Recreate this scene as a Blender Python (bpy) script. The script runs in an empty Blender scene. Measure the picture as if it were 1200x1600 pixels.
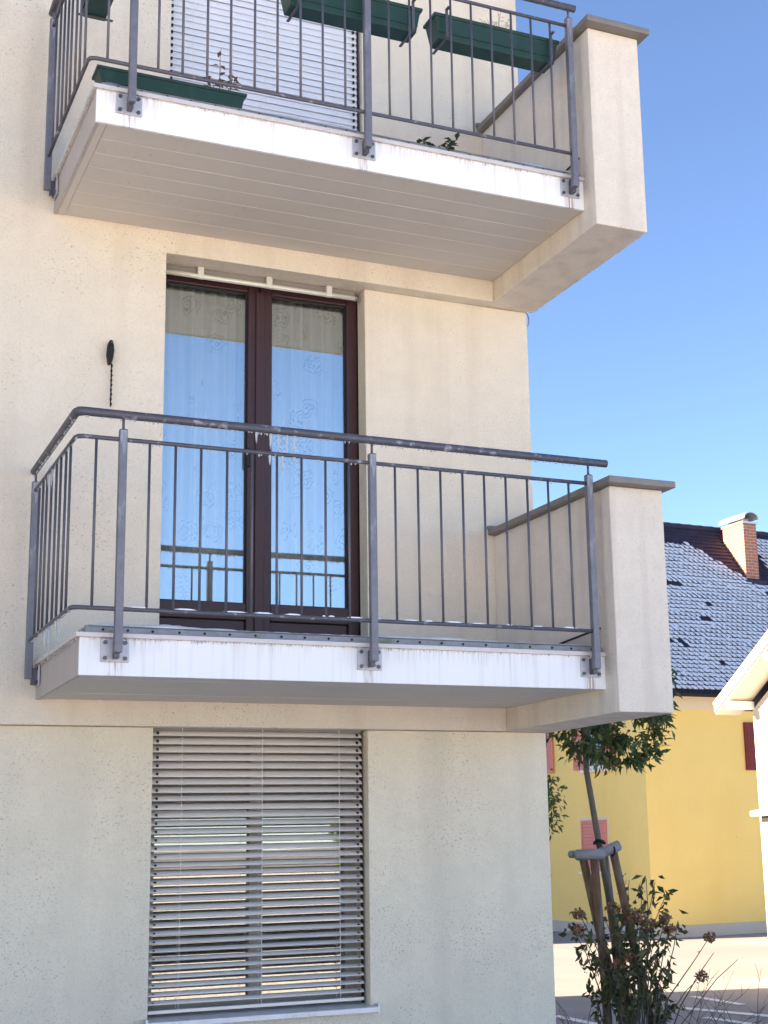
import bpy, math, random
from mathutils import Vector, Matrix
random.seed(7)
R=math.radians
sc=bpy.context.scene
COL=sc.collection

# ------------------------------------------------------------------ camera
YAW,PITCH,ROLL=0.4322,0.2123,-0.0216
CAM=(-1.2755,-8.0918,-0.7984)
cd=bpy.data.cameras.new('camera'); cam=bpy.data.objects.new('camera',cd); COL.objects.link(cam)
fw=Vector((math.sin(YAW)*math.cos(PITCH),math.cos(YAW)*math.cos(PITCH),math.sin(PITCH)))
rt=Vector((math.cos(YAW),-math.sin(YAW),0)); up=rt.cross(fw)
rx=math.cos(ROLL)*rt+math.sin(ROLL)*up; ux=-math.sin(ROLL)*rt+math.cos(ROLL)*up
cam.matrix_world=Matrix(((rx.x,ux.x,-fw.x,CAM[0]),(rx.y,ux.y,-fw.y,CAM[1]),(rx.z,ux.z,-fw.z,CAM[2]),(0,0,0,1)))
cd.sensor_fit='HORIZONTAL'; cd.sensor_width=36; cd.lens=2263.92/1200*36
cd.shift_x=(600-686.22)/1200; cd.shift_y=(829.29-800)/1200
cd.clip_start=.05; cd.clip_end=4000
sc.camera=cam

# ------------------------------------------------------------------ sky, sun, exposure
SUN_EL,SUN_AZ=R(20),R(14.7)          # from the left (-X), a little behind the facade
w=bpy.data.worlds.new('World'); sc.world=w; w.use_nodes=True
nt=w.node_tree; nt.nodes.clear()
sky=nt.nodes.new('ShaderNodeTexSky'); sky.sky_type='NISHITA'; sky.sun_disc=False
sky.sun_elevation=SUN_EL; sky.sun_rotation=R(-90)+SUN_AZ
sky.altitude=300; sky.air_density=0.6; sky.dust_density=0.0; sky.ozone_density=5.0
bg=nt.nodes.new('ShaderNodeBackground'); bg.inputs['Strength'].default_value=0.075
wo=nt.nodes.new('ShaderNodeOutputWorld')
nt.links.new(sky.outputs[0],bg.inputs[0]); nt.links.new(bg.outputs[0],wo.inputs[0])
sd=bpy.data.lights.new('sun','SUN'); sd.energy=5.0; sd.angle=R(.5); sd.color=(1.0,.88,.70)
sun=bpy.data.objects.new('sun',sd); COL.objects.link(sun)
tosun=Vector((-math.cos(SUN_EL)*math.cos(SUN_AZ),math.cos(SUN_EL)*math.sin(SUN_AZ),math.sin(SUN_EL)))
sun.rotation_euler=tosun.to_track_quat('Z','Y').to_euler(); sun.location=(-20,10,30)
vs=sc.view_settings; vs.view_transform='Standard'; vs.look='None'; vs.gamma=1; vs.use_curve_mapping=False
vs.exposure=2.72
vs.use_white_balance=True; vs.white_balance_temperature=8200; vs.white_balance_tint=13   # camera white balance set for open shade
sc.cycles.use_denoising=True
sc.cycles.max_bounces=10; sc.cycles.diffuse_bounces=5; sc.cycles.glossy_bounces=5; sc.cycles.transparent_max_bounces=24
sc.cycles.caustics_reflective=False; sc.cycles.caustics_refractive=False

# ------------------------------------------------------------------ materials
def mat(name,col,rough=.7,metal=0.,noise=None,bump=None,spec=.3,var=None,extra=None):
    """noise=(scale,amount) colour mottling, bump=(scale,strength), var=(dark colour,scale,lo,hi) stains"""
    m=bpy.data.materials.new(name); m.use_nodes=True; t=m.node_tree; b=t.nodes['Principled BSDF']
    b.inputs['Roughness'].default_value=rough; b.inputs['Metallic'].default_value=metal; b.inputs['Specular IOR Level'].default_value=spec
    tc=t.nodes.new('ShaderNodeTexCoord'); src=None
    def rgb(c):
        n=t.nodes.new('ShaderNodeRGB'); n.outputs[0].default_value=(*c,1); return n.outputs[0]
    src=rgb(col)
    def noi(scale,det=6,rgh=.6):
        n=t.nodes.new('ShaderNodeTexNoise'); n.inputs['Scale'].default_value=scale; n.inputs['Detail'].default_value=det; n.inputs['Roughness'].default_value=rgh
        t.links.new(tc.outputs['Object'],n.inputs['Vector']); return n.outputs['Fac']
    def ramp(f,lo,hi,a=0,b_=1):
        r=t.nodes.new('ShaderNodeMapRange'); r.inputs['From Min'].default_value=lo; r.inputs['From Max'].default_value=hi
        r.inputs['To Min'].default_value=a; r.inputs['To Max'].default_value=b_; t.links.new(f,r.inputs['Value']); return r.outputs[0]
    def mix(a,bb,f,mode='MIX'):
        n=t.nodes.new('ShaderNodeMix'); n.data_type='RGBA'; n.blend_type=mode
        t.links.new(a,n.inputs[6]); t.links.new(bb,n.inputs[7])
        if isinstance(f,(int,float)): n.inputs[0].default_value=f
        else: t.links.new(f,n.inputs[0])
        return n.outputs[2]
    if noise:
        sc_,am=noise; f=ramp(noi(sc_),.3,.7,0,am)
        src=mix(src,rgb([c*.55 for c in col]),f)
    if var:
        for (dc,s,lo,hi) in var:
            src=mix(src,rgb(dc),ramp(noi(s),lo,hi))
    if extra: src=extra(t,tc,src,noi,ramp,mix,rgb,b)
    t.links.new(src,b.inputs['Base Color'])
    if bump:
        s,st=bump[0],bump[1]; bn=t.nodes.new('ShaderNodeBump'); bn.inputs['Strength'].default_value=st; bn.inputs['Distance'].default_value=bump[2] if len(bump)>2 else .004
        t.links.new(noi(s,4,.65),bn.inputs['Height']); t.links.new(bn.outputs[0],b.inputs['Normal'])
    return m
def specks(col,scale,lo,hi,zlo=None,zhi=None):
    # small algae / dirt specks in the render, optionally thinning out with height
    def f(t,tc,src,noi,ramp,mix,rgb,b):
        n=t.nodes.new('ShaderNodeTexNoise'); n.inputs['Scale'].default_value=scale; n.inputs['Detail'].default_value=3
        t.links.new(tc.outputs['Object'],n.inputs['Vector'])
        m1=ramp(n.outputs['Fac'],lo,hi); m2=ramp(noi(2.2,3),.42,.62)
        mm=t.nodes.new('ShaderNodeMath'); mm.operation='MULTIPLY'; t.links.new(m1,mm.inputs[0]); t.links.new(m2,mm.inputs[1])
        return mix(src,rgb(col),mm.outputs[0])
    return f
def streaks(col,sx,sz,lo,hi,amt):
    # rain streaks: noise stretched down the surface
    def f(t,tc,src,noi,ramp,mix,rgb,b):
        mp=t.nodes.new('ShaderNodeMapping'); mp.inputs['Scale'].default_value=(sx,sx,sz); t.links.new(tc.outputs['Object'],mp.inputs[0])
        n=t.nodes.new('ShaderNodeTexNoise'); n.inputs['Scale'].default_value=1; n.inputs['Detail'].default_value=5; t.links.new(mp.outputs[0],n.inputs['Vector'])
        return mix(src,rgb(col),ramp(n.outputs['Fac'],lo,hi,0,amt))
    return f
def both(*fs):
    def f(t,tc,src,*a):
        for g in fs: src=g(t,tc,src,*a)
        return src
    return f
def grain(col):
    # coarse-and-fine tone of the scratched render
    def f(t,tc,src,noi,ramp,mix,rgb,b):
        src=mix(src,rgb([c*.72 for c in col]),ramp(noi(85,3,.7),.50,.72,0,.55))
        return mix(src,rgb([c*.86 for c in col]),ramp(noi(7,4,.6),.42,.66,0,.55))
    return f
def rust_runs(t,tc,src,noi,ramp,mix,rgb,b):
    sp=t.nodes.new('ShaderNodeSeparateXYZ'); t.links.new(tc.outputs['Object'],sp.inputs[0])
    mp=t.nodes.new('ShaderNodeMapping'); mp.inputs['Scale'].default_value=(90,90,5); t.links.new(tc.outputs['Object'],mp.inputs[0])
    n=t.nodes.new('ShaderNodeTexNoise'); n.inputs['Scale'].default_value=1; n.inputs['Detail'].default_value=3; t.links.new(mp.outputs[0],n.inputs['Vector'])
    st=ramp(n.outputs['Fac'],.42,.62); big=ramp(noi(3.5,2),.40,.62)
    def mth(op,a_,b_=None):
        m_=t.nodes.new('ShaderNodeMath'); m_.operation=op
        for k,q in enumerate((a_,b_)):
            if q is None: continue
            if isinstance(q,(int,float)): m_.inputs[k].default_value=q
            else: t.links.new(q,m_.inputs[k])
        return m_.outputs[0]
    for px_ in (.1642,1.4518,2.7431):
        d=ramp(mth('ABSOLUTE',mth('SUBTRACT',sp.outputs[0],px_-1.42)),.05,.012)
        src=mix(src,rgb((.30,.17,.10)),mth('MULTIPLY',mth('MULTIPLY',d,st),.75))
    top=ramp(sp.outputs[2],.09,.18)          # grime washed down from the drip edge
    src=mix(src,rgb((.50,.42,.36)),mth('MULTIPLY',mth('MULTIPLY',mth('MULTIPLY',top,st),big),.7))
    return src
M={}
PL=(.86,.755,.61)
M['plaster']=mat('plaster',PL,.9,noise=(.9,.20),bump=(110,.9,.008),spec=.15,extra=both(grain(PL),specks((.48,.40,.31),80,.62,.70),streaks((.62,.50,.38),4.5,.3,.5,.74,.45)))
M['plaster_base']=mat('plaster_base',(.88,.775,.60),.9,noise=(.8,.20),bump=(110,.9,.008),spec=.15,extra=both(grain((.88,.775,.60)),specks((.40,.38,.30),95,.60,.68),streaks((.62,.55,.43),3.5,.35,.48,.74,.45)))
M['parapet']=mat('parapet_plaster',(.83,.73,.61),.9,noise=(1.6,.12),bump=(110,.9,.008),spec=.15,extra=both(grain((.83,.73,.61)),streaks((.58,.46,.39),7,.5,.48,.72,.5)))
M['coping']=mat('coping_metal',(.25,.225,.205),.55,.35,noise=(9,.35),bump=(40,.15),var=[((.22,.23,.18),6,.55,.7)])
M['fascia']=mat('fascia_sheet',(.84,.84,.84),.45,noise=(3,.05),extra=both(streaks((.66,.60,.54),34,1.0,.52,.72,.45),streaks((.45,.28,.18),60,1.2,.66,.78,.45),lambda *a:rust_runs(*a)))
M['fascia_end']=mat('fascia_end_sheet',(.47,.42,.39),.55,noise=(4,.15),extra=streaks((.40,.34,.31),30,1.2,.45,.7,.6))  # end sheet: shade of the left-facing side put into a darker colour
M['soffit']=mat('soffit_panel',(.62,.56,.49),.6,noise=(2,.12),bump=(60,.08),extra=specks((.5,.45,.4),30,.62,.72))
M['soffit_gap']=mat('soffit_joint',(.72,.66,.58),.5)  # lighter than the boards: glimmer along their edges put into the colour
M['drip']=mat('drip_edge',(.66,.60,.57),.5,.2,noise=(10,.3))
M['profile']=mat('drainage_profile',(.36,.36,.37),.5,.5,noise=(16,.6),bump=(60,.3),var=[((.20,.22,.13),5,.52,.62)])
M['dark']=mat('dark_hole',(.02,.02,.02),.9)
M['galv']=mat('galvanised_steel',(.215,.21,.235),.5,.4,noise=(24,.55),bump=(90,.15),extra=streaks((.50,.50,.54),18,3,.56,.66,.6))
M['galv_rail']=mat('weathered_rail_steel',(.12,.115,.135),.5,.35,noise=(30,.5),bump=(120,.35,.002),var=[((.42,.41,.45),16,.58,.70)])
M['galv_bal']=mat('baluster_steel',(.135,.13,.15),.5,.4,noise=(14,.4))
M['plate']=mat('base_plate_steel',(.52,.52,.55),.5,.4,noise=(30,.35),var=[((.20,.10,.06),14,.60,.75)])
M['bolt']=mat('bolt_steel',(.12,.115,.13),.45,.7)
M['ice']=mat('ice',(.90,.93,.95),.14,spec=.5); M['ice'].node_tree.nodes['Principled BSDF'].inputs['Transmission Weight'].default_value=.6; M['ice'].node_tree.nodes['Principled BSDF'].inputs['IOR'].default_value=1.31
M['snow']=mat('snow',(.88,.89,.91),.85,noise=(30,.06),bump=(60,.5,.01))
M['wood']=mat('door_frame_wood',(.050,.017,.017),.38,noise=(18,.35),spec=.45)
M['wood_dark']=mat('door_gasket',(.012,.010,.012),.6)
M['steel']=mat('door_handle_metal',(.55,.55,.55),.3,.8)
M['head']=mat('blind_head_panel',(.24,.215,.20),.6,noise=(6,.2))
M['bar']=mat('blind_bottom_bar',(.74,.71,.62),.35,.3,noise=(12,.1))
M['slat']=mat('blind_slat',(.88,.79,.71),.42,.0,noise=(6,.10),extra=streaks((.40,.35,.33),3,60,.5,.75,.3))
M['slat_up']=mat('blind_slat_pale',(.80,.80,.82),.42,.1,noise=(6,.08))
M['cord']=mat('blind_cord',(.78,.74,.70),.8)
M['sill']=mat('sill_metal',(.66,.66,.68),.4,.4,noise=(12,.25),extra=streaks((.38,.33,.30),14,8,.55,.7,.4))
M['planter']=mat('planter_plastic',(.011,.048,.040),.45,noise=(5,.25),spec=.4,extra=streaks((.035,.085,.072),14,2,.56,.74,.35))
M['soil']=mat('soil',(.06,.045,.03),.95,noise=(40,.5))
M['dry']=mat('dry_plant',(.17,.10,.07),.85,noise=(25,.4))
M['straw']=mat('straw_plant',(.55,.50,.42),.85,noise=(25,.3))
M['leafdark']=mat('small_plant_leaf',(.03,.055,.03),.55,noise=(20,.4))
M['black']=mat('black_iron',(.014,.012,.011),.6)
M['curtain']=mat('lace_curtain',(.80,.80,.74),.9)
M['yellow']=mat('yellow_render',(.96,.70,.25),.9,noise=(.9,.12),bump=(60,.3),spec=.15,extra=both(streaks((.86,.58,.18),.9,.25,.5,.75,.35),specks((.45,.28,.1),18,.68,.75)))
M['frieze']=mat('frieze_render',(.78,.68,.52),.9,noise=(2,.1))
M['plinth']=mat('plinth_render',(.56,.52,.46),.9,noise=(2,.25))
M['tile']=mat('roof_tile',(.040,.036,.062),.7,noise=(3,.5),bump=(30,.2))
M['shutter']=mat('sunlit_red_shutter',(.72,.26,.20),.6,noise=(5,.15))  # gable shutters: sunlight put into the colour, same red as the front ones
M['shutter_shaded']=mat('shaded_red_shutter',(.20,.022,.016),.5,noise=(4,.25))  # front shutters: same red, their shade put into the colour
M['white']=mat('white_paint',(.82,.80,.76),.6,noise=(3,.06))
M['winframe']=mat('window_frame',(.45,.41,.37),.5,noise=(4,.1))
M['whiterender']=mat('white_render',(.70,.64,.56),.9,noise=(1.5,.08),bump=(60,.3),spec=.15)
M['eaveboard']=mat('eave_board',(.66,.62,.56),.7,noise=(4,.2))
M['zinc']=mat('zinc_sheet',(.55,.58,.57),.35,.7,noise=(8,.2))
M['windark']=mat('window_dark',(.03,.035,.045),.1,spec=.6)
def brickmat():
    def f(t,tc,src,noi,ramp,mix,rgb,b):
        # wrap the courses round all four sides
        sp=t.nodes.new('ShaderNodeSeparateXYZ'); t.links.new(tc.outputs['Object'],sp.inputs[0])
        ad=t.nodes.new('ShaderNodeMath'); ad.operation='ADD'; t.links.new(sp.outputs[0],ad.inputs[0]); t.links.new(sp.outputs[1],ad.inputs[1])
        cb=t.nodes.new('ShaderNodeCombineXYZ'); t.links.new(ad.outputs[0],cb.inputs[0]); t.links.new(sp.outputs[2],cb.inputs[1])
        n=t.nodes.new('ShaderNodeTexBrick'); n.inputs['Scale'].default_value=1; n.inputs['Brick Width'].default_value=.24; n.inputs['Row Height'].default_value=.083
        n.inputs['Mortar Size'].default_value=.009; n.inputs['Color1'].default_value=(.46,.17,.10,1); n.inputs['Color2'].default_value=(.38,.135,.085,1); n.inputs['Mortar'].default_value=(.48,.36,.30,1)
        t.links.new(cb.outputs[0],n.inputs['Vector']); return n.outputs['Color']
    return mat('chimney_brick',(.45,.17,.1),.85,extra=f,bump=(40,.3))
M['brick']=brickmat()
M['ground']=mat('asphalt',(.27,.27,.28),.9,noise=(.7,.25),bump=(90,.4,.01),spec=.2,var=[((.42,.42,.43),.16,.53,.66)])
M['bounce_snow']=mat('bounce_snow_ground',(.80,.80,.80),.9,noise=(.4,.08),bump=(6,.5,.05))  # for the added snow sheet that bounces light
M['marking']=mat('road_paint',(.78,.78,.78),.7,noise=(6,.3))
M['bark']=mat('bark',(.20,.165,.13),.9,noise=(12,.45),bump=(50,.6,.01))
M['stake']=mat('stake_wood',(.235,.13,.075),.8,noise=(9,.45),bump=(30,.4,.006),extra=streaks((.34,.30,.28),16,1.5,.5,.7,.6))
M['stakebar']=mat('stake_bar_wood',(.36,.34,.34),.85,noise=(9,.4),bump=(30,.4,.006))
M['strap']=mat('tree_tie',(.02,.018,.018),.7)
def leafmat(name,c1,c2):
    m=bpy.data.materials.new(name); m.use_nodes=True; t=m.node_tree; b=t.nodes['Principled BSDF']
    g=t.nodes.new('ShaderNodeNewGeometry'); r=t.nodes.new('ShaderNodeMapRange'); t.links.new(g.outputs['Random Per Island'],r.inputs['Value'])
    n=t.nodes.new('ShaderNodeMix'); n.data_type='RGBA'; n.inputs[6].default_value=(*c1,1); n.inputs[7].default_value=(*c2,1)
    t.links.new(g.outputs['Random Per Island'],n.inputs[0]); t.links.new(n.outputs[2],b.inputs['Base Color'])
    b.inputs['Roughness'].default_value=.5
    tr=t.nodes.new('ShaderNodeBsdfTranslucent'); t.links.new(n.outputs[2],tr.inputs[0])
    mx=t.nodes.new('ShaderNodeMixShader'); mx.inputs[0].default_value=.22
    o=t.nodes['Material Output']; t.links.new(b.outputs[0],mx.inputs[1]); t.links.new(tr.outputs[0],mx.inputs[2]); t.links.new(mx.outputs[0],o.inputs[0])
    return m
M['leaf']=leafmat('evergreen_leaf',(.035,.075,.022),(.15,.18,.05))
M['leaf2']=leafmat('shrub_leaf',(.045,.065,.02),(.19,.17,.06))
M['flower']=leafmat('dried_flower',(.26,.11,.05),(.46,.25,.14))
def glassmat(name,refl,tint):
    m=bpy.data.materials.new(name); m.use_nodes=True; t=m.node_tree; t.nodes.remove(t.nodes['Principled BSDF'])
    gl=t.nodes.new('ShaderNodeBsdfGlossy'); gl.inputs['Roughness'].default_value=.008; gl.inputs['Color'].default_value=(*tint,1)
    tr=t.nodes.new('ShaderNodeBsdfTransparent'); tr.inputs[0].default_value=(.97,.99,.98,1)
    fr=t.nodes.new('ShaderNodeFresnel'); fr.inputs[0].default_value=1.5
    mr=t.nodes.new('ShaderNodeMapRange'); mr.inputs['From Min'].default_value=.04; mr.inputs['From Max'].default_value=1; mr.inputs['To Min'].default_value=refl; mr.inputs['To Max'].default_value=1
    t.links.new(fr.outputs[0],mr.inputs[0])
    tc=t.nodes.new('ShaderNodeTexCoord'); n=t.nodes.new('ShaderNodeTexNoise'); n.inputs['Scale'].default_value=1.2; n.inputs['Detail'].default_value=1; t.links.new(tc.outputs['Object'],n.inputs['Vector'])
    bp=t.nodes.new('ShaderNodeBump'); bp.inputs['Strength'].default_value=.04; bp.inputs['Distance'].default_value=.02; t.links.new(n.outputs[0],bp.inputs['Height']); t.links.new(bp.outputs[0],gl.inputs['Normal'])
    mx=t.nodes.new('ShaderNodeMixShader'); t.links.new(mr.outputs[0],mx.inputs[0]); t.links.new(tr.outputs[0],mx.inputs[1]); t.links.new(gl.outputs[0],mx.inputs[2])
    t.links.new(mx.outputs[0],t.nodes['Material Output'].inputs[0]); return m
M['glass']=glassmat('door_glass',.33,(.92,1,1))
M['glass_win']=glassmat('window_glass',.20,(1,.98,.92))
def curtainmat():
    # woven lace: open rings and sprigs as paler / darker thread
    def f(t,tc,src,noi,ramp,mix,rgb,b):
        v=t.nodes.new('ShaderNodeTexVoronoi'); v.inputs['Scale'].default_value=5.5; t.links.new(tc.outputs['Object'],v.inputs['Vector'])
        def mth(op,a_,b_=None):
            n=t.nodes.new('ShaderNodeMath'); n.operation=op
            for k,q in enumerate((a_,b_)):
                if q is None: continue
                if isinstance(q,(int,float)): n.inputs[k].default_value=q
                else: t.links.new(q,n.inputs[k])
            return n.outputs[0]
        wob=mth('ADD',v.outputs['Distance'],mth('MULTIPLY',mth('SUBTRACT',noi(26,3),.5),.34))
        rings=None
        for r0,wd_ in ((.34,.022),(.22,.03),(.08,.05)):
            rr=ramp(mth('ABSOLUTE',mth('SUBTRACT',wob,r0)),wd_,wd_*.4); rings=rr if rings is None else mth('MAXIMUM',rings,rr)
        return mix(src,rgb((.46,.45,.37)),mth('MULTIPLY',rings,ramp(noi(2.0,2),.40,.52)))
    return mat('lace_curtain_fabric',(.90,.90,.84),.95,extra=f)
M['curtain']=curtainmat()

# ------------------------------------------------------------------ mesh helpers
class MB:
    def __init__(s): s.v=[]; s.f=[]
    def box(s,x0,x1,y0,y1,z0,z1):
        n=len(s.v); s.v+=[(x,y,z) for z in (z0,z1) for y in (y0,y1) for x in (x0,x1)]
        s.f+=[tuple(n+i for i in q) for q in ((0,2,3,1),(4,5,7,6),(0,1,5,4),(2,6,7,3),(0,4,6,2),(1,3,7,5))]; return s
    def quad(s,*p): n=len(s.v); s.v+=[tuple(q) for q in p]; s.f.append(tuple(range(n,n+len(p)))); return s
    def prism(s,poly,axis,a,b):
        # poly: 2-D points in the two other axes, extruded from a to b along axis
        n=len(s.v); k=len(poly)
        for t in (a,b):
            for (p,q) in poly:
                s.v.append({'x':(t,p,q),'y':(p,t,q),'z':(p,q,t)}[axis])
        s.f.append(tuple(n+i for i in range(k))[::-1]); s.f.append(tuple(n+k+i for i in range(k)))
        for i in range(k): j=(i+1)%k; s.f.append((n+i,n+j,n+k+j,n+k+i))
        return s
    def tube(s,pts,r,n=8,cap=True):
        pts=[Vector(p) for p in pts]; rs=r if isinstance(r,(list,tuple)) else [r]*len(pts); base=len(s.v); prev=None
        for i,p in enumerate(pts):
            if i==0: d=pts[1]-p
            elif i==len(pts)-1: d=p-pts[i-1]
            else: d=(pts[i+1]-p).normalized()+(p-pts[i-1]).normalized()
            d.normalize()
            if prev is None:
                a=Vector((0,0,1)) if abs(d.z)<.9 else Vector((1,0,0)); u=d.cross(a).normalized()
            else: u=(prev-d*prev.dot(d)).normalized()
            prev=u; v=d.cross(u); sc_=1.
            if 0<i<len(pts)-1:
                c=(pts[i+1]-p).normalized().dot((p-pts[i-1]).normalized()); sc_=1/max(.5,math.sqrt(max(.01,(1+c)/2)))
            for k in range(n):
                t=2*math.pi*k/n; s.v.append(tuple(p+(u*math.cos(t)+v*math.sin(t))*rs[i]*(sc_ if n>4 else 1)))
        for i in range(len(pts)-1):
            for k in range(n):
                a=base+i*n+k; b=base+i*n+(k+1)%n; s.f.append((a,b,b+n,a+n))
        if cap:
            s.f.append(tuple(base+k for k in range(n))[::-1]); e=base+(len(pts)-1)*n; s.f.append(tuple(e+k for k in range(n)))
        return s
    def leaf(s,p,d,l,wd,nrm):
        # a folded leaf of two quads
        d=d.normalized(); sd_=d.cross(nrm)
        if sd_.length<1e-4: sd_=d.cross(Vector((.3,.5,.8)))
        sd_.normalize(); nn=sd_.cross(d); n=len(s.v)
        for q in (p,p+d*l*.5+sd_*wd*.5+nn*wd*.18,p+d*l-nn*l*.12,p+d*l*.5-sd_*wd*.5+nn*wd*.18,p+d*l*.5): s.v.append(tuple(q))
        s.f+=[(n,n+1,n+4),(n+1,n+2,n+4),(n,n+4,n+3),(n+4,n+2,n+3)]; return s
    def build(s,name,m,parent=None,bevel=0,smooth=False,loc=None,seg=2,**props):
        me=bpy.data.meshes.new(name); me.from_pydata(s.v,[],s.f); me.update()
        if m: me.materials.append(M[m] if isinstance(m,str) else m)
        if smooth: me.polygons.foreach_set('use_smooth',[True]*len(me.polygons))
        o=bpy.data.objects.new(name,me); COL.objects.link(o)
        if parent: o.parent=parent
        if loc: o.location=loc
        if bevel:
            b=o.modifiers.new('bevel','BEVEL'); b.width=bevel; b.segments=seg; b.limit_method='ANGLE'
        for k,v_ in props.items(): o[k]=v_
        return o
def thing(name,label,cat,loc=(0,0,0),group=None):
    o=bpy.data.objects.new(name,None); COL.objects.link(o); o.location=loc; o['label']=label; o['category']=cat; o.empty_display_size=.1
    if group: o['group']=group
    return o
def tag(o,label,cat,group=None):
    o['label']=label; o['category']=cat
    if group: o['group']=group
    return o
def link_copy(o,parent=None,**kw):
    c=o.copy(); COL.objects.link(c); c.parent=parent
    return c

# ------------------------------------------------------------------ setting: ground
GZ=-3.0
g=MB(); N=40
def gy(i): return -1500+3000*i/N
xs=[-1500,-600,-250,-120,-60,-30,-15,0,8,16,24,32,45,70,130,260,600,1500]; ys=xs
nn_=len(xs)
for yv in ys:
    for xv in xs: g.v.append((xv,yv,GZ))
for j in range(nn_-1):
    for i in range(nn_-1): a=j*nn_+i; g.f.append((a,a+1,a+1+nn_,a+nn_))
ground=g.build('ground','ground',kind='structure')
# unseen snow sheet added in front of the facade to bounce light onto it
sf=MB(); sf.prism([(-160,-110),(160,-110),(160,-2.8),(60,-3.0),(10,-2.6),(-7,-2.9),(-7,-4.9),(-20,-5.0),(-160,-4.9)],'z',GZ+.002,GZ+.06)
sf.build('added_bounce_snow','bounce_snow',kind='structure')
# parking-bay lines on the asphalt
for i,(a,b,wd) in enumerate((((10.84,9.95),(10.78,8.7),.13),((9.86,9.0),(10.32,7.4),.17),((9.57,7.8),(9.66,6.6),.13),((8.12,9.05),(8.09,7.6),.14))):
    va=Vector((*a,0)); vb=Vector((*b,0)); d=(vb-va).normalized(); s_=Vector((-d.y,d.x,0))*wd/2
    q=MB(); z0,z1=GZ+.004,GZ+.008
    q.prism([(va+s_)[:2],(va-s_)[:2],(vb-s_)[:2],(vb+s_)[:2]],'z',z0,z1).build('parking_line','marking',ground)

# ------------------------------------------------------------------ apartment building
A=-.1035; G=-.055; XL,XC=-14.,3.1375; YB=12.4; ZT=6.35; H=2.8
DX0,DX1=.665,1.9695          # door opening
bld=thing('apartment_building','pale plastered apartment building with two stacked balconies on its corner','building',(0,0,GZ))
def bp(name,boxes,m,bevel=.006):
    q=MB()
    for b in boxes: q.box(b[0],b[1],b[2],b[3],b[4]-GZ,b[5]-GZ)
    return q.build(name,m,bld,bevel=bevel)
WX0,WX1,WZ0,WZ1=.655,1.937,-1.70,-.135
def outline(name,poly,y0,y1,m,bevel=.005):
    return MB().prism([(x,z-GZ) for x,z in poly],'y',y0,y1).build(name,m,bld,bevel=bevel)
outline('ground_floor_wall',[(XL,GZ),(XC,GZ),(XC,-.135),(WX1,-.135),(WX1,WZ0-.03),(WX0,WZ0-.03),(WX0,-.135),(XL,-.135)],G,.32,'plaster_base')
outline('upper_wall',[(XL,-.133),(2.8385,-.133),(2.8385,.197),(DX0,.197),(DX0,H-.133),(2.8385,H-.133),(2.8385,H+.197),(DX0,H+.197),(DX0,2*H-.133),(XC,2*H-.133),(XC,ZT),(XL,ZT)],A,.128,'plaster')
bp('upper_wall_inner',[(XL,.54,.129,.35,-.133,ZT)],'plaster',0)
for z in (0,H):
    bp('balcony_back_wall',[(DX1,XC,0,.1285,z+.199,z+H-.135)],'plaster',.004); bp('balcony_back_wall_inner',[(2.03,XC,.129,.35,z+.199,z+H-.135)],'plaster',0)
    bp('beam_inner',[(.55,XC,.1295,.35,z-.131,z+.197)],'plaster',0)
    bp('beam_end',[(2.8405,XC,.002,.128,z-.131,z+.197)],'plaster',0)
bp('added_shade_wing',[(XL,-8.2,-4.6,A-.002,GZ,ZT)],'plaster',0)  # unseen wing, added to cut the light on left-facing sides
bp('side_wall',[(XC-.35,XC-.002,.352,YB,GZ,ZT)],'plaster_base',0)
bp('back_wall',[(XL,XC,YB,YB+.35,GZ,ZT)],'plaster',0)
bp('far_side_wall',[(XL-.35,XL,A,YB+.35,GZ,ZT)],'plaster',0)
bp('roof_slab',[(XL-.6,XC+.4,A-.25,YB+.6,ZT,ZT+.28)],'coping',.01)
for z in (-.133,H-.133): bp('storey_floor',[(XL,XC-.36,.352,YB,z,z+.3)],'plinth',0)

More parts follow.
